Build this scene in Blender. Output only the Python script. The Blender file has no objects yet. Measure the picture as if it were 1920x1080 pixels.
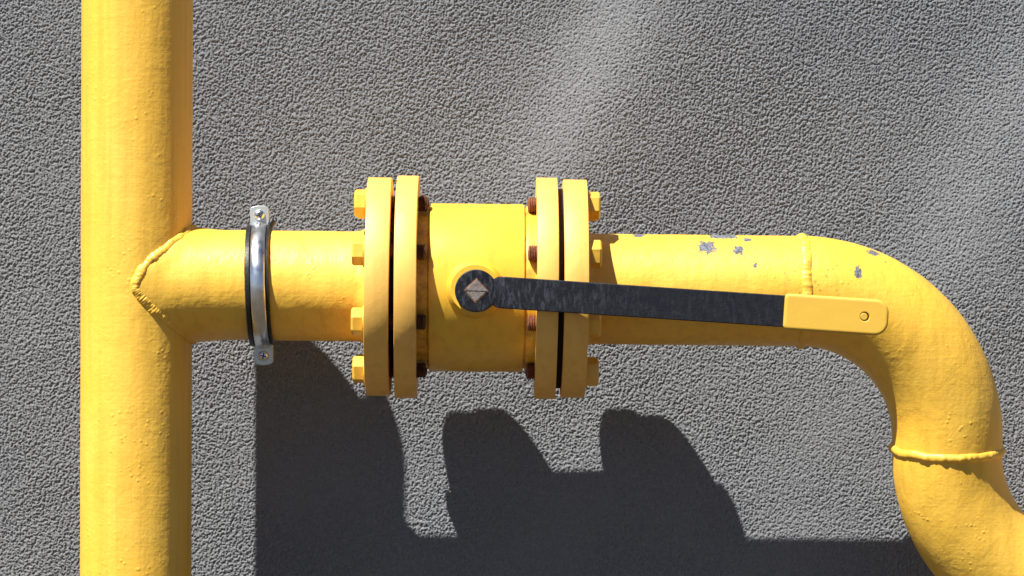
import bpy, math, random
import numpy as np
from mathutils import Vector, Matrix, noise

sc = bpy.context.scene
K = 0.00055            # metres per photo pixel at the pipe plane
L = 6000.0             # camera distance to the pipe plane (photo pixels)
D = 337.0              # pipe axis to wall (photo pixels)
VX, VY = 903.0, 540.0
R = math.radians

# ------------------------------------------------------------ camera
cam_d = bpy.data.cameras.new('camera'); cam = bpy.data.objects.new('camera', cam_d)
sc.collection.objects.link(cam); sc.camera = cam
cam.location = (0, -L*K, 0); cam.rotation_euler = (R(90), 0, 0)
cam_d.sensor_width = 36; cam_d.lens = 36*L/1920
cam_d.shift_x = (960-VX)/1920
cam_d.clip_start = 0.05; cam_d.clip_end = 200
sc.render.resolution_x = 1024; sc.render.resolution_y = 576

# ------------------------------------------------------------ sky and sun
SX, SZ = 1.03, 2.21    # sun ray: per unit into the wall, right and down
ray = Vector((SX, 1.0, -SZ)).normalized()
w = bpy.data.worlds.new('World'); sc.world = w; w.use_nodes = True
nt = w.node_tree; bg = nt.nodes['Background']
sky = nt.nodes.new('ShaderNodeTexSky'); sky.sky_type = 'NISHITA'; sky.sun_disc = False
sky.air_density = .45; sky.dust_density = .35; sky.ozone_density = .6
s_dir = -ray
sky.sun_elevation = math.asin(s_dir.z)
sky.sun_rotation = math.atan2(s_dir.x, s_dir.y)
nt.links.new(sky.outputs[0], bg.inputs[0]); bg.inputs[1].default_value = 0.05
sun_d = bpy.data.lights.new('sun', 'SUN'); sun = bpy.data.objects.new('sun', sun_d)
sc.collection.objects.link(sun); sun.rotation_euler = ray.to_track_quat('-Z', 'Y').to_euler()
sun.location = s_dir*8
sun_d.energy = 5.0; sun_d.angle = R(0.53); sun_d.color = (1.0, 0.955, 0.89)
sc.view_settings.view_transform = 'Standard'; sc.view_settings.look = 'None'
sc.view_settings.exposure = 0.88; sc.view_settings.gamma = 1
sc.view_settings.use_curve_mapping = False

# ------------------------------------------------------------ materials
def mat(name, base, rough=.5, metal=0.0, spec=.5, coat=0.0):
    m = bpy.data.materials.new(name); m.use_nodes = True
    b = m.node_tree.nodes['Principled BSDF']
    b.inputs['Base Color'].default_value = (*base, 1); b.inputs['Roughness'].default_value = rough
    b.inputs['Metallic'].default_value = metal; b.inputs['Specular IOR Level'].default_value = spec
    b.inputs['Coat Weight'].default_value = coat; b.inputs['Coat Roughness'].default_value = .25
    return m, m.node_tree, b

class G:
    """small node graph helper"""
    def __init__(s, nt): s.nt = nt; s.co = None
    def n(s, t, **kw):
        x = s.nt.nodes.new(t)
        for k, v in kw.items(): setattr(x, k, v)
        return x
    def pos(s):
        if s.co is None: s.co = s.n('ShaderNodeNewGeometry').outputs['Position']
        return s.co
    def noise(s, scale, detail=3, rough=.5, stretch=None, dist=0.0):
        x = s.n('ShaderNodeTexNoise'); v = s.pos()
        if stretch:
            m = s.n('ShaderNodeVectorMath', operation='MULTIPLY'); s.nt.links.new(v, m.inputs[0])
            m.inputs[1].default_value = stretch; v = m.outputs[0]
        s.nt.links.new(v, x.inputs['Vector']); x.inputs['Scale'].default_value = scale
        x.inputs['Detail'].default_value = detail; x.inputs['Roughness'].default_value = rough
        x.inputs['Distortion'].default_value = dist
        return x.outputs['Fac']
    def ramp(s, fac, stops):
        x = s.n('ShaderNodeValToRGB'); s.nt.links.new(fac, x.inputs[0]); e = x.color_ramp.elements
        while len(e) < len(stops): e.new(0.5)
        for q, (p, c) in zip(e, stops):
            q.position = p; q.color = (c, c, c, 1) if not isinstance(c, tuple) else (*c, 1)
        return x.outputs[0]
    def math(s, op, a, b=None, clamp=False):
        x = s.n('ShaderNodeMath', operation=op, use_clamp=clamp)
        for i, v in enumerate((a, b)):
            if v is None: continue
            if isinstance(v, (int, float)): x.inputs[i].default_value = v
            else: s.nt.links.new(v, x.inputs[i])
        return x.outputs[0]
    def mix(s, fac, a, b, mode='MIX'):
        x = s.n('ShaderNodeMix', data_type='RGBA', blend_type=mode)
        for i, v in ((0, fac), (6, a), (7, b)):
            if isinstance(v, (int, float)): x.inputs[i].default_value = v
            elif isinstance(v, tuple): x.inputs[i].default_value = (*v, 1)
            else: s.nt.links.new(v, x.inputs[i])
        return x.outputs[2]
    def bump(s, h, dist, strength=1.0, prev=None):
        x = s.n('ShaderNodeBump'); s.nt.links.new(h, x.inputs['Height'])
        x.inputs['Distance'].default_value = dist; x.inputs['Strength'].default_value = strength
        if prev is not None: s.nt.links.new(prev, x.inputs['Normal'])
        return x.outputs[0]

def Wp(px, py, d=0.0):
    """photo pixel at depth d (px, + towards the wall) -> world"""
    f = (L+d)/L
    return Vector(((px-VX)*f*K, d*K, (VY-py)*f*K))

def axis_y(px): return 539.5 + (px-903)*0.0106
SLOPE = math.atan(0.0106)

def paint(name, base, dark, rough=.48, lumps=1.0, chips=(), pocks=None, spots=True, stains=False):
    m, t, b = mat(name, base, rough, spec=.75, coat=.0)
    g = G(t)
    col = g.mix(g.ramp(g.noise(9, 4, .55), [(.35, 0.0), (.7, 1.0)]), base, dark)
    # brush streaks and drip lines that run down
    st = g.noise(1, 4, .6, stretch=(95, 95, 4))
    col = g.mix(g.math('MULTIPLY', g.ramp(st, [(.48, 0.0), (.66, 1.0)]), .5), col, tuple(c*.8 for c in dark))
    # tiny dirt specks
    if spots:
        v = g.n('ShaderNodeTexVoronoi'); t.links.new(g.pos(), v.inputs['Vector']); v.inputs['Scale'].default_value = 62
        sp = g.math('LESS_THAN', v.outputs['Distance'], .05)
        sp = g.math('MULTIPLY', sp, g.math('GREATER_THAN', g.noise(23, 2), .56))
        col = g.mix(g.math('MULTIPLY', sp, .7), col, (.16, .09, .02))
    if stains:
        sx = g.n('ShaderNodeSeparateXYZ'); t.links.new(g.pos(), sx.inputs[0])
        tot = None
        for cx in (794, 994):
            q = g.math('SUBTRACT', 1.0, g.math('DIVIDE', g.math('ABSOLUTE', g.math('SUBTRACT', sx.outputs[0], (cx-VX)*K)), 14*K), True)
            tot = q if tot is None else g.math('MAXIMUM', tot, q)
        q = g.math('MULTIPLY', g.ramp(tot, [(0.0, 0.0), (.35, 1.0)]), g.ramp(g.noise(75, 4, .65), [(.42, 0.0), (.66, 1.0)]))
        col = g.mix(g.math('MULTIPLY', q, .62), col, (.26, .11, .02))
        col = g.mix(g.math('MULTIPLY', g.ramp(g.noise(300, 3, .7), [(.66, 0.0), (.74, 1.0)]), .3), col, (.45, .25, .03))
    h1 = g.noise(38, 3, .5, dist=.6); h2 = g.noise(230, 3, .6); h3 = g.noise(1, 3, .55, stretch=(60, 60, 9))
    nrm = g.bump(h1, .0009*lumps, 1)
    nrm = g.bump(h2, .00034*lumps, 1, nrm)
    nrm = g.bump(h3, .0007*lumps, 1, nrm)
    nrm = g.bump(g.noise(1, 3, .6, stretch=(14, 14, 420)), .00011*lumps, 1, nrm)
    # blobs of thick paint
    v2 = g.n('ShaderNodeTexVoronoi'); t.links.new(g.pos(), v2.inputs['Vector']); v2.inputs['Scale'].default_value = 140
    bl = g.ramp(v2.outputs['Distance'], [(.0, 1.0), (.3, 0.0)])
    bl = g.math('MULTIPLY', bl, g.ramp(g.noise(24, 3), [(.54, 0.0), (.66, 1.0)]))
    nrm = g.bump(bl, .0005*lumps, .9, nrm)
    if pocks:
        c, rad = pocks
        dn = g.n('ShaderNodeVectorMath', operation='DISTANCE'); t.links.new(g.pos(), dn.inputs[0]); dn.inputs[1].default_value = c
        reg = g.math('SUBTRACT', 1.0, g.math('DIVIDE', dn.outputs['Value'], rad), True)
        v3 = g.n('ShaderNodeTexVoronoi'); t.links.new(g.pos(), v3.inputs['Vector']); v3.inputs['Scale'].default_value = 150
        pk = g.math('LESS_THAN', v3.outputs['Distance'], g.math('MULTIPLY', reg, .26))
        pk = g.math('MULTIPLY', pk, g.math('GREATER_THAN', g.noise(70, 1), .47))
        nrm = g.bump(pk, -.0014, .9, nrm)
        col = g.mix(g.math('MULTIPLY', pk, .45), col, (.22, .12, .02))
    if chips:
        tot = None
        nz = g.noise(260, 4, .7)
        for (c, rx, rz) in chips:
            sb = g.n('ShaderNodeVectorMath', operation='SUBTRACT'); t.links.new(g.pos(), sb.inputs[0]); sb.inputs[1].default_value = c
            dv = g.n('ShaderNodeVectorMath', operation='DIVIDE'); t.links.new(sb.outputs[0], dv.inputs[0]); dv.inputs[1].default_value = (rx, max(rx, rz)*1.6, rz)
            ln = g.n('ShaderNodeVectorMath', operation='LENGTH'); t.links.new(dv.outputs[0], ln.inputs[0])
            q = g.math('SUBTRACT', 1.35, ln.outputs['Value'])
            tot = q if tot is None else g.math('MAXIMUM', tot, q)
        e = g.math('ADD', tot, g.math('MULTIPLY', g.math('SUBTRACT', nz, .5), 3.4))
        mk = g.ramp(g.math('MULTIPLY', e, 1.0, True), [(.30, 0.0), (.36, 1.0)])
        mk = g.math('MULTIPLY', mk, g.math('GREATER_THAN', tot, 0.0))
        primer = g.mix(g.ramp(g.noise(420, 2), [(.45, 0.0), (.6, 1.0)]), (.15, .17, .21), (.055, .06, .075))
        col = g.mix(mk, col, primer)
        nrm = g.bump(mk, -.0004, 1, nrm)
        t.links.new(g.math('ADD', rough, g.math('MULTIPLY', mk, .3)), b.inputs['Roughness'])
    t.links.new(col, b.inputs['Base Color']); t.links.new(nrm, b.inputs['Normal'])
    return m

Y1, Y1d = (.92, .565, .07), (.91, .52, .045)
M = {}
M['riser'] = paint('yellow_gloss_paint', Y1, Y1d)
M['valve'] = paint('lemon_yellow_paint', (.90, .55, .05), (.87, .51, .035), .42, lumps=.25, stains=True)
M['flange'] = paint('flange_yellow_paint', (.92, .54, .115), (.90, .50, .085), .55, lumps=.35)
M['bolt'] = paint('bolt_yellow_paint', (.88, .53, .07), (.80, .45, .04), .42, lumps=.6)
def on_pipe(px, py, cy=543.5, r=103.5):
    dz = min(abs(py-cy), r*.995); return Wp(px, py, -math.sqrt(r*r-dz*dz))
def chip(px, py, rx, rz):
    return (tuple(on_pipe(px, py)), rx*K, rz*K)
def chip_elbow(px, py, rx, rz):
    dx, dy = px-1499, 820-py; rr = math.hypot(dx, dy)-282
    return (tuple(Wp(px, py, -math.sqrt(max(1, 103.5**2-rr*rr)))), rx*K, rz*K)
M['outlet'] = paint('yellow_paint_with_chips', Y1, Y1d,
    chips=[chip(1325, 463, 15, 14), chip(1386, 469, 9, 9), chip(1357, 442, 26, 6), chip(1198, 442, 11, 5),
           chip(1417, 497, 3.5, 6), chip(1402, 449, 7, 5), chip_elbow(1609, 510, 6, 12), chip_elbow(1641, 472, 13, 7), chip_elbow(1663, 490, 4, 4)],
    pocks=(tuple(Wp(1520, 520, -95)), .075))

def wall_mat():
    m, t, b = mat('grey_textured_render', (.3, .3, .3), .95, spec=.15)
    g = G(t)
    c = g.mix(g.ramp(g.noise(3.2, 4, .6), [(.3, 0.0), (.7, 1.0)]), (.212, .224, .240), (.236, .246, .258))
    c = g.mix(g.math('MULTIPLY', g.ramp(g.noise(420, 3, .6), [(.35, 1.0), (.55, 0.0)]), .22), c, (.09, .09, .093))
    v = g.n('ShaderNodeTexVoronoi'); t.links.new(g.pos(), v.inputs['Vector']); v.inputs['Scale'].default_value = 36
    sp = g.math('LESS_THAN', v.outputs['Distance'], .045)
    sp = g.math('MULTIPLY', sp, g.math('GREATER_THAN', g.noise(31, 1), .6))
    c = g.mix(g.math('MULTIPLY', sp, .7), c, (.42, .30, .12))
    t.links.new(c, b.inputs['Base Color'])
    n = g.bump(g.noise(850, 3, .6), .00045, .8)
    t.links.new(n, b.inputs['Normal'])
    return m
M['wall'] = wall_mat()

def steel():
    m, t, b = mat('zinc_plated_steel', (.62, .66, .70), .3, 1.0)
    g = G(t)
    c = g.mix(g.ramp(g.noise(60, 4, .6), [(.3, 0.0), (.7, 1.0)]), (.84, .88, .92), (.68, .72, .76))
    t.links.new(c, b.inputs['Base Color'])
    t.links.new(g.ramp(g.noise(90, 3), [(.3, .24), (.7, .36)]), b.inputs['Roughness'])
    t.links.new(g.bump(g.noise(120, 3), .0003, .6), b.inputs['Normal'])
    return m
M['steel'] = steel()
def tab_steel():
    m, t, b = mat('dull_zinc_tab', (.55, .60, .60), .45, .6)
    g = G(t); t.links.new(g.mix(g.noise(140, 3), (.50, .56, .56), (.66, .69, .66)), b.inputs['Base Color'])
    t.links.new(g.bump(g.noise(200, 3), .0002, .6), b.inputs['Normal'])
    return m
M['tab'] = tab_steel()
def rubber():
    m, t, b = mat('black_rubber', (.012, .012, .013), .45)
    g = G(t)
    sp = g.ramp(g.noise(600, 2, .7), [(.66, 0.0), (.72, 1.0)])
    t.links.new(g.mix(sp, (.012, .012, .013), (.12, .11, .09)), b.inputs['Base Color'])
    t.links.new(g.bump(g.noise(300, 2), .0004, .7), b.inputs['Normal'])
    return m
M['rubber'] = rubber()
def black_paint():
    m, t, b = mat('worn_black_paint', (.02, .022, .028), .45, spec=.3)
    g = G(t)
    wear = g.ramp(g.noise(1, 5, .65, stretch=(300, 300, 90), dist=.5), [(.5, 0.0), (.64, 1.0)])
    # more wear towards the hub end
    sx = g.n('ShaderNodeSeparateXYZ'); t.links.new(g.pos(), sx.inputs[0])
    near = g.n('ShaderNodeMapRange'); t.links.new(sx.outputs[0], near.inputs[0])
    near.inputs[1].default_value = .0; near.inputs[2].default_value = .17; near.inputs[3].default_value = 1; near.inputs[4].default_value = .22
    wear = g.math('MULTIPLY', wear, near.outputs[0])
    c = g.mix(g.math('MULTIPLY', wear, .9), (.010, .011, .016), (.05, .058, .07))
    ed = g.ramp(g.noise(160, 4, .7), [(.68, 0.0), (.73, 1.0)])
    c = g.mix(g.math('MULTIPLY', ed, .35), c, (.16, .17, .17))
    t.links.new(c, b.inputs['Base Color'])
    t.links.new(g.ramp(g.noise(130, 3), [(.3, .34), (.7, .55)]), b.inputs['Roughness'])
    n = g.bump(g.noise(420, 3), .00035, .8); n = g.bump(g.noise(60, 2), .0006, .6, n)
    t.links.new(n, b.inputs['Normal'])
    return m
M['black'] = black_paint()
def sleeve():
    m, t, b = mat('yellow_vinyl_sleeve', (.80, .52, .06), .55)
    g = G(t); t.links.new(g.mix(g.noise(40, 3), (.70, .44, .055), (.66, .405, .045)), b.inputs['Base Color'])
    n = g.bump(g.noise(420, 3), .00012, .7); n = g.bump(g.noise(35, 2), .0005, .6, n)
    t.links.new(n, b.inputs['Normal']); return m
M['sleeve'] = sleeve()
def rust(name, a, b_, c_, metal=.2):
    m, t, b = mat(name, a, .75, metal)
    g = G(t)
    c = g.mix(g.ramp(g.noise(330, 4, .6), [(.35, 0.0), (.6, 1.0)]), a, b_)
    c = g.mix(g.ramp(g.noise(150, 3, .6), [(.55, 0.0), (.7, 1.0)]), c, c_)
    t.links.new(c, b.inputs['Base Color']); t.links.new(g.bump(g.noise(600, 3), .0006, .9), b.inputs['Normal'])
    return m
M['rust'] = rust('rusty_thread', (.14, .045, .018), (.25, .095, .045), (.05, .017, .011))
M['darkrust'] = rust('dark_rusty_thread', (.06, .022, .012), (.15, .06, .03), (.02, .01, .008))
M['stem'] = rust('scuffed_steel_stem', (.17, .14, .125), (.25, .215, .20), (.12, .07, .05), .2)
M['stemrust'] = rust('rust_rim', (.16, .06, .03), (.25, .12, .06), (.05, .03, .02))
M['gasket'] = mat('black_gasket', (.008, .007, .006), .9)[0]
M['slot'] = mat('dark_recess', (.02, .02, .022), .8)[0]
for k_ in ('gasket', 'slot'):
    t_ = M[k_].node_tree; g_ = G(t_); b_ = t_.nodes['Principled BSDF']
    t_.links.new(g_.bump(g_.noise(500, 2), .0003, .7), b_.inputs['Normal'])

# ------------------------------------------------------------ mesh helpers (units: photo px in local frame, scaled by K)
class MB:
    def __init__(s): s.v = []; s.f = []
    def add(s, vs, fs):
        o = len(s.v); s.v += [Vector(v) for v in vs]; s.f += [tuple(o+i for i in f) for f in fs]; return s
    def lathe(s, prof, n=128, a0=0.0, a1=2*math.pi, jitter=None, closed_prof=False):
        """profile [(x, r)] round the x axis; angle 0 faces the camera (-y), 90 deg is up"""
        full = abs(a1-a0-2*math.pi) < 1e-6; m = n if full else n+1
        vs = []
        for i in range(m):
            a = a0+(a1-a0)*i/n
            for j, (x, r) in enumerate(prof):
                if jitter: x, r = jitter(x, r, a, j)
                vs.append((x, -r*math.cos(a), r*math.sin(a)))
        p = len(prof); fs = []
        for i in range(n):
            i2 = (i+1) % m
            for j in range(p if closed_prof else p-1):
                j2 = (j+1) % p
                fs.append((i*p+j, i2*p+j, i2*p+j2, i*p+j2))
        if full and not closed_prof:
            if prof[0][1] > 1e-6: fs.append(tuple(i*p for i in range(m))[::-1])
            if prof[-1][1] > 1e-6: fs.append(tuple(i*p+p-1 for i in range(m)))
        if not full and closed_prof:
            fs.append(tuple(range(p))[::-1]); fs.append(tuple((m-1)*p+j for j in range(p)))
        return s.add(vs, fs)
    def sweep(s, path, rad, n=96, frame_up=Vector((0, 1, 0)), caps=True, jitter=None, closed=False):
        P = [Vector(p) for p in path]; vs = []; N = len(P)
        for i, p in enumerate(P):
            if closed: t = (P[(i+1) % N]-P[i-1]).normalized()
            else: t = (P[min(i+1, N-1)]-P[max(i-1, 0)]).normalized()
            u = (frame_up(i, p) if callable(frame_up) else frame_up); u = (u - t*u.dot(t)).normalized(); v = t.cross(u)
            r0 = rad(i) if callable(rad) else rad
            for k in range(n):
                a = 2*math.pi*k/n; r = r0
                q = p + (u*math.cos(a)+v*math.sin(a))*r
                if jitter: q = jitter(q, p, i, a)
                vs.append(q)
        fs = []
        for i in range(N if closed else N-1):
            i2 = (i+1) % N
            for k in range(n):
                k2 = (k+1) % n
                fs.append((i*n+k, i*n+k2, i2*n+k2, i2*n+k))
        if caps and not closed: fs.append(tuple(range(n))[::-1]); fs.append(tuple((N-1)*n+k for k in range(n)))
        return s.add(vs, fs)
    def extrude(s, outline, y0, y1, holes=None):
        """outline in (x,z), plate between depths y0 and y1; yfun allowed"""
        n = len(outline)
        f = (lambda x, z, y: y) if True else None
        vs = [(x, y0, z) for x, z in outline]+[(x, y1, z) for x, z in outline]
        fs = [tuple(range(n)), tuple(range(n, 2*n))[::-1]]+[(i, n+i, n+(i+1) % n, (i+1) % n) for i in range(n)]
        return s.add(vs, fs)
    def build(s, name, m, parent=None, bevel=0.0, smooth=35, subsurf=0, loc=None):
        me = bpy.data.meshes.new(name); me.from_pydata([tuple(v*K) for v in s.v], [], s.f); me.validate()
        import bmesh
        bm = bmesh.new(); bm.from_mesh(me); bmesh.ops.remove_doubles(bm, verts=bm.verts, dist=1e-7)
        bmesh.ops.recalc_face_normals(bm, faces=bm.faces); bm.to_mesh(me); bm.free()
        me.materials.append(m)
        for p in me.polygons: p.use_smooth = True
        me.set_sharp_from_angle(angle=R(smooth))
        o = bpy.data.objects.new(name, me); sc.collection.objects.link(o)
        if parent is not None: o.parent = parent
        if loc is not None: o.location = loc
        if bevel:
            b = o.modifiers.new('bevel', 'BEVEL'); b.width = bevel*K; b.segments = 3; b.limit_method = 'ANGLE'; b.angle_limit = R(35)
            b.harden_normals = True
        return o
def empty(name, loc, rot=(0, 0, 0), label=None, cat=None, group=None):
    o = bpy.data.objects.new(name, None); sc.collection.objects.link(o); o.location = loc; o.rotation_euler = rot
    o.empty_display_size = .03
    o['label'] = label; o['category'] = cat
    if group: o['group'] = group
    return o
def nz(p, f, seed=0.0): return noise.noise(Vector((p[0]*f+seed, p[1]*f+seed*1.7, p[2]*f-seed)))

# ------------------------------------------------------------ wall
def build_wall():
    st = 0.00085
    fx = np.arange(-.78, .86, st); fz = np.arange(-.50, .50, st)
    nx, nz_ = len(fx), len(fz)
    rs = np.random.RandomState(7)
    ky = np.fft.fftfreq(nz_, st)[:, None]; kx = np.fft.rfftfreq(nx, st)[None, :]
    def band(lo, hi, ax=1.0, ay=1.0, p=2):
        k = np.sqrt((kx*ax)**2+(ky*ay)**2)
        f = np.exp(-(k/hi)**p)*(1-np.exp(-(k/lo)**2))
        a = np.fft.irfft2(np.fft.rfft2(rs.randn(nz_, nx))*f, s=(nz_, nx)); return a/a.std()
    a = band(200, 430); b = band(110, 240, .9, 1.15); c = band(6, 16); dlow = band(3, 8); e = band(330, 560); pt = band(150, 460)
    v = a*.58+b*.55+.36*e
    PX = fx[None, :]/(K*(L+D)/L)+VX; PY = VY-fz[:, None]/(K*(L+D)/L)
    strip = np.exp(-((PX-1150+.46*PY)/125)**2)/(1+np.exp((PY-400)/60)) + .8*np.exp(-((PX-1960+.46*PY)/150)**2)  # reflected light bands put into the shape: grain flattened here to look paler
    h = np.tanh(1.25*(v+.5))*(1-.38*strip)
    amp = .00090*(1+.13*np.tanh(dlow))
    h = h*amp + c*.00012 + e*.00013 - np.clip(-pt-.9, 0, 1.6)*.00075
    # swells added to imitate reflected light bands: faces turned a little left or right
    def wave(cx, wid, amp_, y0, y1, soft):
        u = (PX-cx)/wid
        st_ = 1/(1+np.exp(-u*2.2)) - .5*(1+np.tanh((PX-cx)/(wid*4.5)))
        return st_*amp_*(1/(1+np.exp((y0-PY)/soft)))*(1/(1+np.exp((PY-y1)/soft)))
    h = h + wave(1165-.46*PY, 95, .0250, -2000, 350, 60) + wave(1985-.46*PY, 120, .0190, 60, 640, 70)
    cx0 = fx[0]-np.array([3.2, 1.6, .8, .4, .15, .05, .01])
    cx1 = fx[-1]+np.array([.01, .05, .15, .4, .8, 1.6, 3.2])
    cz0 = fz[0]-np.array([1.8, .9, .4, .15, .05, .01]); cz1 = fz[-1]+np.array([.01, .05, .15, .4, .9, 1.8])
    X = np.concatenate([cx0, fx, cx1]); Z = np.concatenate([cz0, fz, cz1])
    H = np.zeros((len(Z), len(X))); H[len(cz0):len(cz0)+nz_, len(cx0):len(cx0)+nx] = h
    XX, ZZ = np.meshgrid(X, Z)
    co = np.stack([XX, D*K-H, ZZ], -1).reshape(-1, 3).astype(np.float32)
    W, Hh = len(X), len(Z)
    i = (np.arange(Hh-1)[:, None]*W+np.arange(W-1)[None, :]).reshape(-1)
    quads = np.stack([i, i+1, i+W+1, i+W], -1).astype(np.int32)
    me = bpy.data.meshes.new('wall'); me.vertices.add(len(co)); me.vertices.foreach_set('co', co.reshape(-1))
    nq = len(quads); me.loops.add(nq*4); me.loops.foreach_set('vertex_index', quads.reshape(-1))
    me.polygons.add(nq); me.polygons.foreach_set('loop_start', np.arange(0, nq*4, 4, dtype=np.int32))
    me.polygons.foreach_set('loop_total', np.full(nq, 4, dtype=np.int32))
    me.polygons.foreach_set('use_smooth', np.ones(nq, dtype=bool))
    me.update(calc_edges=True)
    me.materials.append(M['wall'])
    o = bpy.data.objects.new('wall', me); sc.collection.objects.link(o)
    o['label'] = 'grey wall with coarse sandy render behind the yellow pipes'; o['category'] = 'wall'
    return o
build_wall()

def build_ground():
    m, t, b = mat('dusty_pavement', (.12, .10, .085), .9, spec=.2)
    g = G(t); t.links.new(g.mix(g.noise(6, 4, .6), (.045, .034, .022), (.065, .05, .034)), b.inputs['Base Color'])
    t.links.new(g.bump(g.noise(120, 3), .002, .7), b.inputs['Normal'])
    me = bpy.data.meshes.new('ground'); z = -1.1
    me.from_pydata([(-60, -60, z), (60, -60, z), (60, D*K+.02, z), (-60, D*K+.02, z)], [], [(0, 1, 2, 3)])
    me.materials.append(m)
    o = bpy.data.objects.new('ground', me); sc.collection.objects.link(o); o['kind'] = 'structure'
build_ground()

# ------------------------------------------------------------ shared shapes
def disc_flange(x0, x1, r, seed):
    def j(x, rr, a, k):
        return x+.5*math.sin(3*a+seed), rr+.6*math.sin(2*a+seed*2)
    pr = [(x0, 0), (x0, r-1.8), (x0+.5, r-.5), (x0+1.8, r), (x1-1.8, r), (x1-.5, r-.5), (x1, r-1.8), (x1, 0)]
    m = MB(); m.lathe(pr, 192, jitter=lambda x, rr, a, k: (x, rr) if rr < 1 else j(x, rr, a, k)); return m
def weld_ring(x, r, w, hgt, seed, n=260):
    def j(xx, rr, a, k):
        p = (math.cos(a)*r/26, math.sin(a)*r/26, seed)
        off = 3.4*noise.noise(Vector(p)*.9)
        rip = .5*math.sin(a*58+3*noise.noise(Vector(p)*2))*noise.noise(Vector(p)*1.3+Vector((3, 0, 0)))
        lump = 3.2*noise.noise(Vector(p)*1.7+Vector((0, 0, 7)))+1.8*noise.noise(Vector(p)*4.5)
        t = (rr-r+3)/(hgt+3)
        return xx+off, rr+(rip+lump)*max(0, t)
    pr = []
    for k in range(13):
        t = -1+2*k/12; pr.append((x+t*w, r-3+(hgt+3)*math.sqrt(max(0, 1-t*t*.98))))
    pr = [(pr[0][0], r-6)]+pr+[(pr[-1][0], r-6)]
    m = MB(); m.lathe(pr, n, jitter=j, closed_prof=True); return m
def hexbolt(parent, x, side, ang, tlen, rot, tmat):
    """bolt through a flange joint; head outside at x (side -1: head to the left); thread runs inwards"""
    rc = 167.0; cy, cz = -rc*math.cos(ang), rc*math.sin(ang)
    hh = 24.0
    m = MB()
    n = 6; rr = 26.5
    prof = [(x+side*3, rr*.985), (x+side*(hh-3.2), rr), (x+side*hh, rr*.86)]
    vs = []; 
    for (px, r_) in prof:
        for k in range(n):
            a = rot+k*math.pi/3; vs.append((px, cy+r_*math.cos(a), cz+r_*math.sin(a)))
    fs = [tuple(range(n)), tuple(range(2*n, 3*n))]
    for q in range(2):
        for k in range(n): fs.append((q*n+k, q*n+(k+1) % n, (q+1)*n+(k+1) % n, (q+1)*n+k))
    m.add(vs, fs)
    head = m.build('flange_bolt', M['bolt'], parent, bevel=1.6, smooth=30)
    wm = MB(); wm.lathe([(x-side*.5, 0), (x-side*.5, 29), (x+side*2.6, 29), (x+side*3.4, 28), (x+side*3.4, 0)], 40)
    wm.v = [Vector((v.x, v.y+cy, v.z+cz)) for v in wm.v]; wm.build('washer', M['bolt'], head, smooth=30)
    tm = MB(); pr = [(x, 0)]; nn = int(tlen/4.2)
    for k in range(nn):
        xx = x-side*(4.2*k); pr += [(xx, 12.6), (xx-side*2.1, 15.2)]
    pr += [(x-side*tlen, 12), (x-side*(tlen+1), 0)]
    tm.lathe(pr, 28); tm.v = [Vector((v.x, v.y+cy, v.z+cz)) for v in tm.v]
    tm.build('threaded_shank', tmat, head, smooth=20)
    return head

ROT = (0, SLOPE, 0)
def axis_loc(px): return Vector(((px-VX)*K, 0, (VY-axis_y(px))*K))

# ------------------------------------------------------------ riser with branch (local origin: tee centre)
RC = 256.0
riser = empty('riser_pipe', axis_loc(RC), (0, 0, 0),
    'thick upright yellow pipe at the left with a short welded branch ending in a flange', 'pipe')
RR = 104.0
def riser_body():
    m = MB(); n = 160; top = 540.0; bot = -2010.0
    zs = list(np.linspace(bot, 400, 60))
    vs = []
    tilt = R(.16)
    for z in zs:
        for k in range(n):
            a = 2*math.pi*k/n
            dr = .5*nz((math.cos(a)*2, math.sin(a)*2, z/60), 1, 3)
            vs.append((z*math.tan(tilt)+(RR+dr)*math.sin(a), -(RR+dr)*math.cos(a), z))
    hi = []
    for k in range(n):
        a = 2*math.pi*k/n; back = max(0, -math.cos(a))
        t = min(1, back/.35); t = t*t*(3-2*t)
        z = top-104*t  # unseen end, cut lower at the back to shape the cast shadow
        hi.append(z); vs.append((z*math.tan(tilt)+RR*math.sin(a), -RR*math.cos(a), z))
    N = len(zs)+1; fs = []
    for i in range(N-1):
        for k in range(n): k2 = (k+1) % n; fs.append((i*n+k, i*n+k2, (i+1)*n+k2, (i+1)*n+k))
    fs.append(tuple(range(n))[::-1])
    c = len(vs); vs.append((top*math.tan(tilt), 0, top-60))
    for k in range(n): fs.append(((N-1)*n+k, (N-1)*n+(k+1) % n, c))
    m.add(vs, fs); return m
riser_body().build('upright_pipe', M['riser'], riser, smooth=50)

def tee_x(sa):
    return 7+98*(sa*sa+.010)**.68
def branch():
    m = MB(); n = 160; Rb = 103.0; x1 = 690-RC
    vs = []; S = 60
    for i in range(S+1):
        for k in range(n):
            a = 2*math.pi*k/n; z = Rb*math.sin(a); y = -Rb*math.cos(a)
            xw = tee_x(math.sin(a)); x0 = max(0, xw-8); t = (i/S)**1.6
            x = x0+(x1-x0)*t
            wob = noise.noise(Vector((x/60, math.cos(a)*2, math.sin(a)*2)))
            r = (Rb+5.5*math.exp(-((x-xw)/34)**2)+.8*wob)/Rb
            vs.append((x, y*r, z*r))
    fs = []
    for i in range(S):
        for k in range(n): k2 = (k+1) % n; fs.append((i*n+k, i*n+k2, (i+1)*n+k2, (i+1)*n+k))
    m.add(vs, fs); return m
o = branch().build('branch_pipe', M['riser'], riser, smooth=50); o.rotation_euler = ROT
def sa_(a): return math.sin(a)
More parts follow.
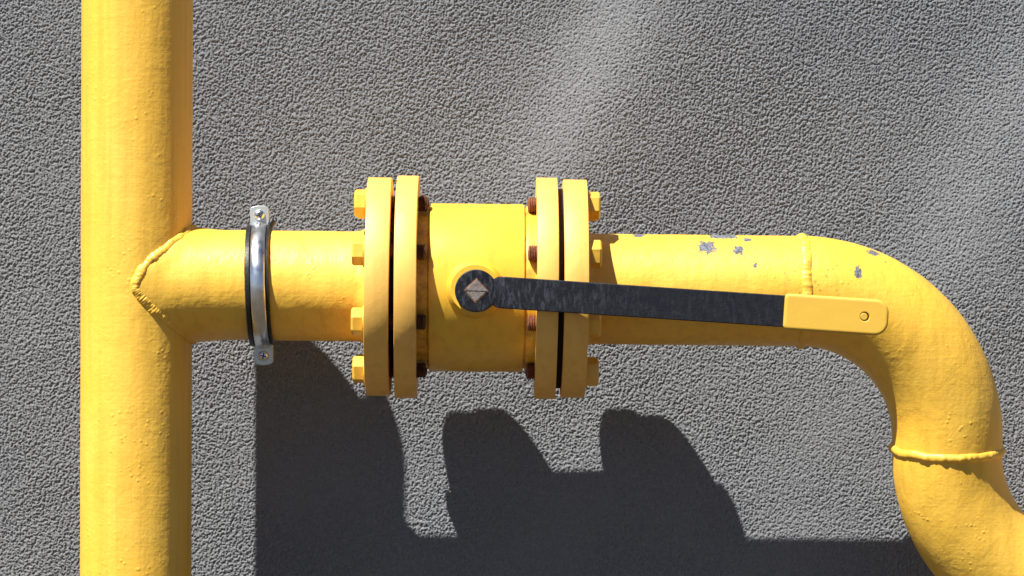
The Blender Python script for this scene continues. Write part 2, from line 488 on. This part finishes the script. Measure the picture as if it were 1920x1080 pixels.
def tee_weld():
    m = MB(); N = 640; path = []
    for i in range(N):
        a = 2*math.pi*i/N; sa = math.sin(a); x = tee_x(sa)
        rr = 100.5; y = -rr*math.cos(a); z = rr*sa
        if abs(x) < 104 and abs(y) < math.sqrt(104**2-min(abs(x), 103)**2)-4.5: y = math.copysign(math.sqrt(104**2-min(abs(x), 103)**2)-4.5, y)
        path.append(Vector((x-1+3.5*noise.noise(Vector((math.cos(a)*4, sa*4, 2))), y, z)))
    def rad(i):
        a = 2*math.pi*i/N; lo = max(0, .25-math.sin(a))
        saw = ((a*30+1.2*noise.noise(Vector((a*6, 0, 3)))) % 1.0)
        return 11.0 + 2.0*noise.noise(Vector((math.cos(a)*6, math.sin(a)*6, 5))) + (.3+1.0*max(0, min(1, (-sa_(a)+.1)*3))*max(0, 1+.9*noise.noise(Vector((a*5, 1, 1)))))*(.5*math.sin(2*math.pi*saw)+.5*saw-.25)
    def up(i, p): return Vector((-.3, p.y, p.z)).normalized()
    def jit(q, p, i, a):
        return p + (q-p)*(1+.14*noise.noise(q*.07)+.10*noise.noise(q*.2))
    m.sweep(path, rad, 24, up, closed=True, jitter=jit); return m
tee_weld().build('weld_bead', M['riser'], riser, smooth=80)
def neck_fillet(xa, xb, r, big):
    m = MB(); pr = [(xa, r-4)]
    for k in range(9):
        t = k/8; pr.append((xa+(xb-xa)*t, r+.4+(big-r)*t**2.2))
    pr.append((xb, r-4)); 
    m.lathe(pr, 160, jitter=lambda x, rr, a, k: (x+.8*math.sin(9*a)+1.2*math.sin(4*a+1), rr+.5*math.sin(13*a)), closed_prof=True); return m
o = neck_fillet(668-RC, 690-RC, 103, 113).build('weld_bead', M['riser'], riser, smooth=70); o.rotation_euler = ROT
o = disc_flange(689.5-RC, 734-RC, 205, .4).build('flange', M['flange'], riser); o.rotation_euler = ROT
random.seed(4)
bolt_angles = [R(22.5+45*k) for k in range(8)]
hold = {}
def bolts(thing, off, x, side, tlen, mats):
    for k, a in enumerate(bolt_angles):
        h = hexbolt(thing, x-off, side, a, tlen, math.pi/2+random.uniform(-.22, .3), mats[k % len(mats)])
        h.rotation_euler = ROT
bolts(riser, RC, 689.3, -1, 112, [M['darkrust']]*8)

# ------------------------------------------------------------ outlet pipe (right)
OC = 1097.5
outlet = empty('elbow_pipe', axis_loc(OC), (0, 0, 0),
    'yellow pipe with grey paint chips that bends down and away at the right', 'pipe')
def straight():
    m = MB(); pr = []
    for k in range(60): pr.append(((1497-OC)*k/59, 103.5))
    def j(x, r, a, k): return x, r+.5*noise.noise(Vector((x/50, math.cos(a)*2, math.sin(a)*2)))
    m.lathe(pr, 160, jitter=j); return m
straight().build('straight_pipe', M['outlet'], outlet, smooth=50).rotation_euler = ROT
dz0 = -(axis_y(1499)-axis_y(OC))
def Eo(px, py): return Vector((px-OC, 0, -(py-axis_y(OC))))
ex, ey = 1499.0, axis_y(1499)
c1 = (ex, ey+282)
def arc(cx, cy, r, a0, a1, n): return [Eo(cx+r*math.sin(a0+(a1-a0)*i/n), cy-r*math.cos(a0+(a1-a0)*i/n)) for i in range(n+1)]
p1 = [Eo(ex-8, ey)]+arc(c1[0], c1[1], 282, 0, R(90), 70)+[Eo(c1[0]+282, c1[1]+8), Eo(c1[0]+282, c1[1]+16)]
BE = R(7)
zA = Eo(ex, ey).z
def tip(v): dz = v.z-zA; return Vector((v.x, v.y*math.cos(BE)-dz*math.sin(BE), zA+dz*math.cos(BE)+v.y*math.sin(BE)))
def pj(q, p, i, a): return q+(q-p).normalized()*.7*noise.noise(q*.02)
MB().sweep([tip(v) for v in p1], 103.5, 140, Vector((0, 1, 0)), jitter=pj).build('elbow', M['outlet'], outlet, smooth=50)
c2x, c2y = c1[0]+282+282, c1[1]+22
p2 = [Eo(c1[0]+282, c2y-6)]+[Eo(c2x-282*math.cos(t), c2y+282*math.sin(t)) for t in np.linspace(0, math.pi/2, 70)]+[Eo(c2x+10, c2y+282)]
MB().sweep([tip(v) for v in p2], 103, 140, Vector((0, 1, 0)), jitter=pj).build('elbow', M['riser'], outlet, smooth=50)
p3 = [Eo(c2x+8, c2y+282), Eo(c2x+500, c2y+282), Eo(c2x+900, c2y+282)]
MB().sweep([tip(v) for v in p3], 103, 140, Vector((0, 1, 0))).build('straight_pipe', M['riser'], outlet, smooth=50)
wr = weld_ring(1503-OC, 103.5, 11, 3.8, 3.3).build('weld_bead', M['outlet'], outlet, smooth=80); wr.rotation_euler = ROT
m = weld_ring(0, 103.5, 9, 5.5, 9.1)
wc = Eo(c1[0]+282, c1[1]+18)
m.v = [tip(Vector((v.z, v.y, -v.x))+wc) for v in m.v]
m.build('weld_bead', M['riser'], outlet, smooth=80)
neck = neck_fillet(0, 18, 103.5, 112); neck.v = [Vector((18-v.x, v.y, v.z)) for v in neck.v]
neck.build('weld_bead', M['outlet'], outlet, smooth=70).rotation_euler = ROT
disc_flange(1053-OC, 1097.5-OC, 204, 1.9).build('flange', M['flange'], outlet).rotation_euler = ROT
bolts(outlet, OC, 1097.7, 1, 110, [M['rust']])

# ------------------------------------------------------------ ball valve
VC = 893.0
valve = empty('ball_valve', axis_loc(VC), ROT, 'flanged yellow ball valve with a long black lever between the two pipes', 'valve')
disc_flange(743.5-VC, 784-VC, 208, 2.7).build('flange', M['flange'], valve)
disc_flange(1003.5-VC, 1042.5-VC, 208, .9).build('flange', M['flange'], valve)
MB().lathe([(805-VC, 0), (805-VC, 154), (807.5-VC, 157.3), (978-VC, 157.3), (981-VC, 156), (981-VC, 0)], 180).build('body', M['valve'], valve)
MB().lathe([(780-VC, 149), (797-VC, 150), (803-VC, 151), (806-VC, 148)], 180).build('neck', M['valve'], valve)
MB().lathe([(979-VC, 150.5), (984-VC, 150.5), (985-VC, 153), (990-VC, 154), (996-VC, 153), (1005-VC, 153)], 180).build('neck', M['valve'], valve)
MB().lathe([(733-VC, 0), (733-VC, 158), (744-VC, 158), (744-VC, 0)], 120).build('gasket', M['gasket'], valve)
MB().lathe([(1041-VC, 0), (1041-VC, 187), (1054-VC, 187), (1054-VC, 0)], 120).build('gasket', M['gasket'], valve)
# stem boss: lathe round the y axis
def lathe_y(prof, cx, cz, n=72):
    m = MB(); m.lathe([(p, r) for p, r in prof], n); m.v = [Vector((cx+v.y, v.x, cz+v.z)) for v in m.v]; return m
hz = -5.5
lathe_y([(-140, 54), (-157, 53), (-170, 50), (-180, 47), (-184, 44), (-184, 0)], -2, hz+3).build('stem_boss', M['valve'], valve, smooth=50)
# square stem with a scribed line
def rot_sq(hw, y0, y1, a, cx, cz):
    pts = [(cx+hw*math.cos(a+k*math.pi/2), cz+hw*math.sin(a+k*math.pi/2)) for k in range(4)]
    return MB().extrude(pts, y0, y1)
stem = rot_sq(20.8, -205.5, -150, R(-2), 0, hz).build('stem', M['stem'], valve, bevel=1.2)
sl = MB().extrude([(-19.5, hz-.9+.6), (19.5, hz-1.9+.6), (19.5, hz-.3), (-19.5, hz+.7)], -206.0, -204)
sl.build('scribed_line', M['slot'], stem)
rot_sq(23.2, -204.7, -192, R(-2), 0, hz).build('rust_rim', M['stemrust'], stem, bevel=.4)
# lever: hub plate with square hole, joggle, long bar; drawn in the lever's own tilted frame
lever_pivot = (0.0, hz)
def bar():
    ang = R(-3.2); m = MB()
    # hub ring with a square hole
    n = 64; Rh = 38.5; vs = []
    sq = 22.6
    for k in range(n):
        a = 2*math.pi*k/n
        # square (diamond) radius
        c_, s_ = abs(math.cos(a+R(2))), abs(math.sin(a+R(2))); rs_ = sq/(c_+s_)
        for (r_, y) in ((rs_, -197), (Rh-1.6, -204), (Rh, -202.4), (Rh, -188), (rs_, -188)):
            if r_ == rs_ and y == -197: y = -204
            vs.append((r_*math.cos(a), y, hz+r_*math.sin(a)))
    fs = []
    for k in range(n):
        k2 = (k+1) % n
        for j in range(5): j2 = (j+1) % 5; fs.append((k*5+j, k2*5+j, k2*5+j2, k*5+j2))
    m.add(vs, fs)
    # bar sections: along u from 28 to 742
    us = [27, 33, 38, 44, 52, 90, 250, 450, 575]
    ys = [-196, -198, -206, -217, -221, -222, -242, -267, -282.6]
    hw = [22, 25, 28, 28.6, 28.8, 28.8, 28.6, 28.4, 28.4]
    ca, sa = math.cos(ang), math.sin(ang); vs = []
    sec = lambda h: [(-h+1.5, 0), (h-1.5, 0), (h, 1.5), (h, 10), (h-1.5, 11.5), (-h+1.5, 11.5), (-h, 10), (-h, 1.5)]
    for u, y, h in zip(us, ys, hw):
        for (q, d) in sec(h):
            vs.append((u*ca-q*sa, y+d-6, hz+u*sa+q*ca))
    fs = []; P = 8
    for i in range(len(us)-1):
        for j in range(P): j2 = (j+1) % P; fs.append((i*P+j, i*P+j2, (i+1)*P+j2, (i+1)*P+j))
    fs.append(tuple(range(P))); fs.append(tuple((len(us)-1)*P+j for j in range(P)))
    m.add(vs, fs); return m, ang
bm_, ang = bar()
lever = bm_.build('lever', M['black'], valve, smooth=40)
# vinyl grip: rounded plate with a hole
def grip():
    m = MB(); u0, u1, h = 551, 735, 32.3
    out = []
    def corner(cx, cz, r, a0, a1, n=10):
        for i in range(n+1):
            a = a0+(a1-a0)*i/n; out.append((cx+r*math.cos(a), cz+r*math.sin(a)))
    corner(u0+8, -h+8, 8, R(180), R(270), 5); corner(u1-24, -h+24, 24, R(270), R(360)); corner(u1-24, h-24, 24, 0, R(90)); corner(u0+8, h-8, 8, R(90), R(180), 5)
    dense = []
    for i in range(len(out)):
        (xa, za), (xb, zb) = out[i], out[(i+1) % len(out)]
        q = max(1, int(math.hypot(xb-xa, zb-za)/5))
        dense += [(xa+(xb-xa)*k/q, za+(zb-za)*k/q) for k in range(q)]
    out = dense
    hc = (693.0, 0.0); hr = 8.2; n = len(out)
    inner = []
    for (x, z) in out:
        a = math.atan2(z-hc[1], x-hc[0]); inner.append((hc[0]+hr*math.cos(a), hc[1]+hr*math.sin(a)))
    yf, yb = -9.0, 13.0
    rings = [([(x, z) for x, z in inner], yf+9), ([(x, z) for x, z in inner], yf+.6),
             ([(hc[0]+(x-hc[0])*1.1, hc[1]+(z-hc[1])*1.1) for x, z in inner], yf), ([(hc[0]+(x-hc[0])*1.3, hc[1]+(z-hc[1])*1.3) for x, z in inner], yf)]
    def inset(d):
        r_ = []
        for i, (x, z) in enumerate(out):
            (xa, za), (xb, zb) = out[i-1], out[(i+1) % n]
            tx, tz = xb-xa, zb-za; l_ = math.hypot(tx, tz) or 1
            r_.append((x-tz/l_*d, z+tx/l_*d))
        return r_
    rings += [(inset(6.6), yf), (inset(4.4), yf), (inset(1.4), yf+1.2), (inset(.3), yf+3.6), (inset(0), yf+6), (inset(0), yb-4), (inset(1.2), yb-1), (inset(3), yb)]
    ca, sa = math.cos(ang), math.sin(ang); vs = []
    for ring, y in rings:
        for (x, z) in ring: vs.append((x*ca-z*sa, y-283-(x-551)*.125, hz+x*sa+z*ca))
    fs = []
    for q in range(len(rings)-1):
        for i in range(n): i2 = (i+1) % n; fs.append((q*n+i, q*n+i2, (q+1)*n+i2, (q+1)*n+i))
    fs.append(tuple((len(rings)-1)*n+i for i in range(n))); fs.append(tuple(range(n)))
    m.add(vs, fs); return m
gr = grip().build('grip', M['sleeve'], lever, smooth=50)
gx, gz_ = 691.6, 0.0
plug = lathe_y([(-9.6, 0), (-9.6, 5.6), (-8.8, 6.4), (0, 6.4)], gx*math.cos(ang), hz+gx*math.sin(ang), 32)
plug.v = [Vector((v.x, v.y-283-(gx-551)*.125, v.z)) for v in plug.v]
plug.build('rivet', M['sleeve'], gr)

# ------------------------------------------------------------ pipe clamp
CC = 491.0
clamp = empty('pipe_clamp', axis_loc(CC), (0, -R(1.6), 0), 'silver pipe clamp lined with black rubber round the yellow branch pipe', 'pipe clamp')
def arcprof(w, r0, r1, bulge): 
    pts = [(-w, r0), (-w, r1)]
    for k in range(1, 8): t = k/8; pts.append((-w+2*w*t, r1+bulge*math.sin(math.pi*t)))
    return pts+[(w, r1), (w, r0)]
def rubj(x, r, a, k): return x+.6*noise.noise(Vector((a*9, x, 1))), r
MB().lathe([(-24, 103), (-24.5, 109), (-23, 113.5), (-16, 114), (-13.5, 110), (13.5, 110), (15, 112.5), (19, 112), (20.5, 109), (20, 103)], 200, jitter=rubj, closed_prof=True).build('rubber_liner', M['rubber'], clamp, smooth=45)
lip = MB(); lip.sweep([(18, -6, 108), (20, -6, 114), (22.5, -6, 119), (24, -6, 123)], lambda i: [6, 6.5, 6, 4.2][i], 16)
lip.build('liner_end', M['rubber'], clamp, smooth=60)
def half(sign):
    m = MB()
    a0, a1 = (-R(86), R(86)) if sign > 0 else (R(94), R(266))
    m.lathe([(-13, 109), (-13.2, 115), (-11.5, 116.5), (-8, 118.2), (-3, 119.4), (3, 119.4), (8, 118.2), (11.5, 116.5), (13.2, 115), (13, 109)], 120, a0, a1, closed_prof=True)
    return m
fb = half(1).build('clamp_band', M['steel'], clamp, smooth=50)
bb = half(-1).build('clamp_band', M['steel'], clamp, smooth=50)
def tabs(band, sy):
    for sgn in (1, -1):
        z0, z1, h = 108, 149, 17.5; out = [(-h, z0), (h, z0), (h, z1-7)]
        for k in range(0, 13):
            a = R(20)+(R(140))*k/12; out.append((0+17.3*math.cos(a), z1-6+6.5*math.sin(a)))
        out.append((-h, z1-7))
        if sgn < 0: out = [(x, -z) for x, z in out][::-1]
        ya, yb = (-10, -4.5) if sy < 0 else (4.5, 10)
        MB().extrude(out, ya, yb).build('clamp_tab', M['tab'], band, bevel=1.0)
tabs(fb, -1); tabs(bb, 1)
for sgn in (1, -1):
    cz = sgn*132
    s_ = lathe_y([(-9, 10.5), (-11, 10.3), (-14.5, 8.4), (-16.6, 5), (-17.2, 0)], 0, cz, 40).build('screw', M['steel'], clamp, smooth=60)
    a = R(20) if sgn > 0 else R(-12)
    cr = MB()
    for q in (0, 1):
        ca, sa = math.cos(a+q*math.pi/2), math.sin(a+q*math.pi/2)
        pts = [(-6, -1.1), (6, -1.1), (6, 1.1), (-6, 1.1)]
        cr.extrude([(x*ca-z*sa, cz+x*sa+z*ca) for x, z in pts], -17.8-q*.15, -13)
    cr.build('cross_recess', M['slot'], s_)
    lathe_y([(12, 0), (12, 6), (-10, 6), (-10, 0)], 0, cz, 24).build('screw_shank', M['steel'], s_)
lathe_y([(112, 0), (112, 17), (126, 17), (126, 9), (D-1, 9), (D-1, 0)], 0, 0, 36).build('hanger_rod', M['steel'], clamp, smooth=30)
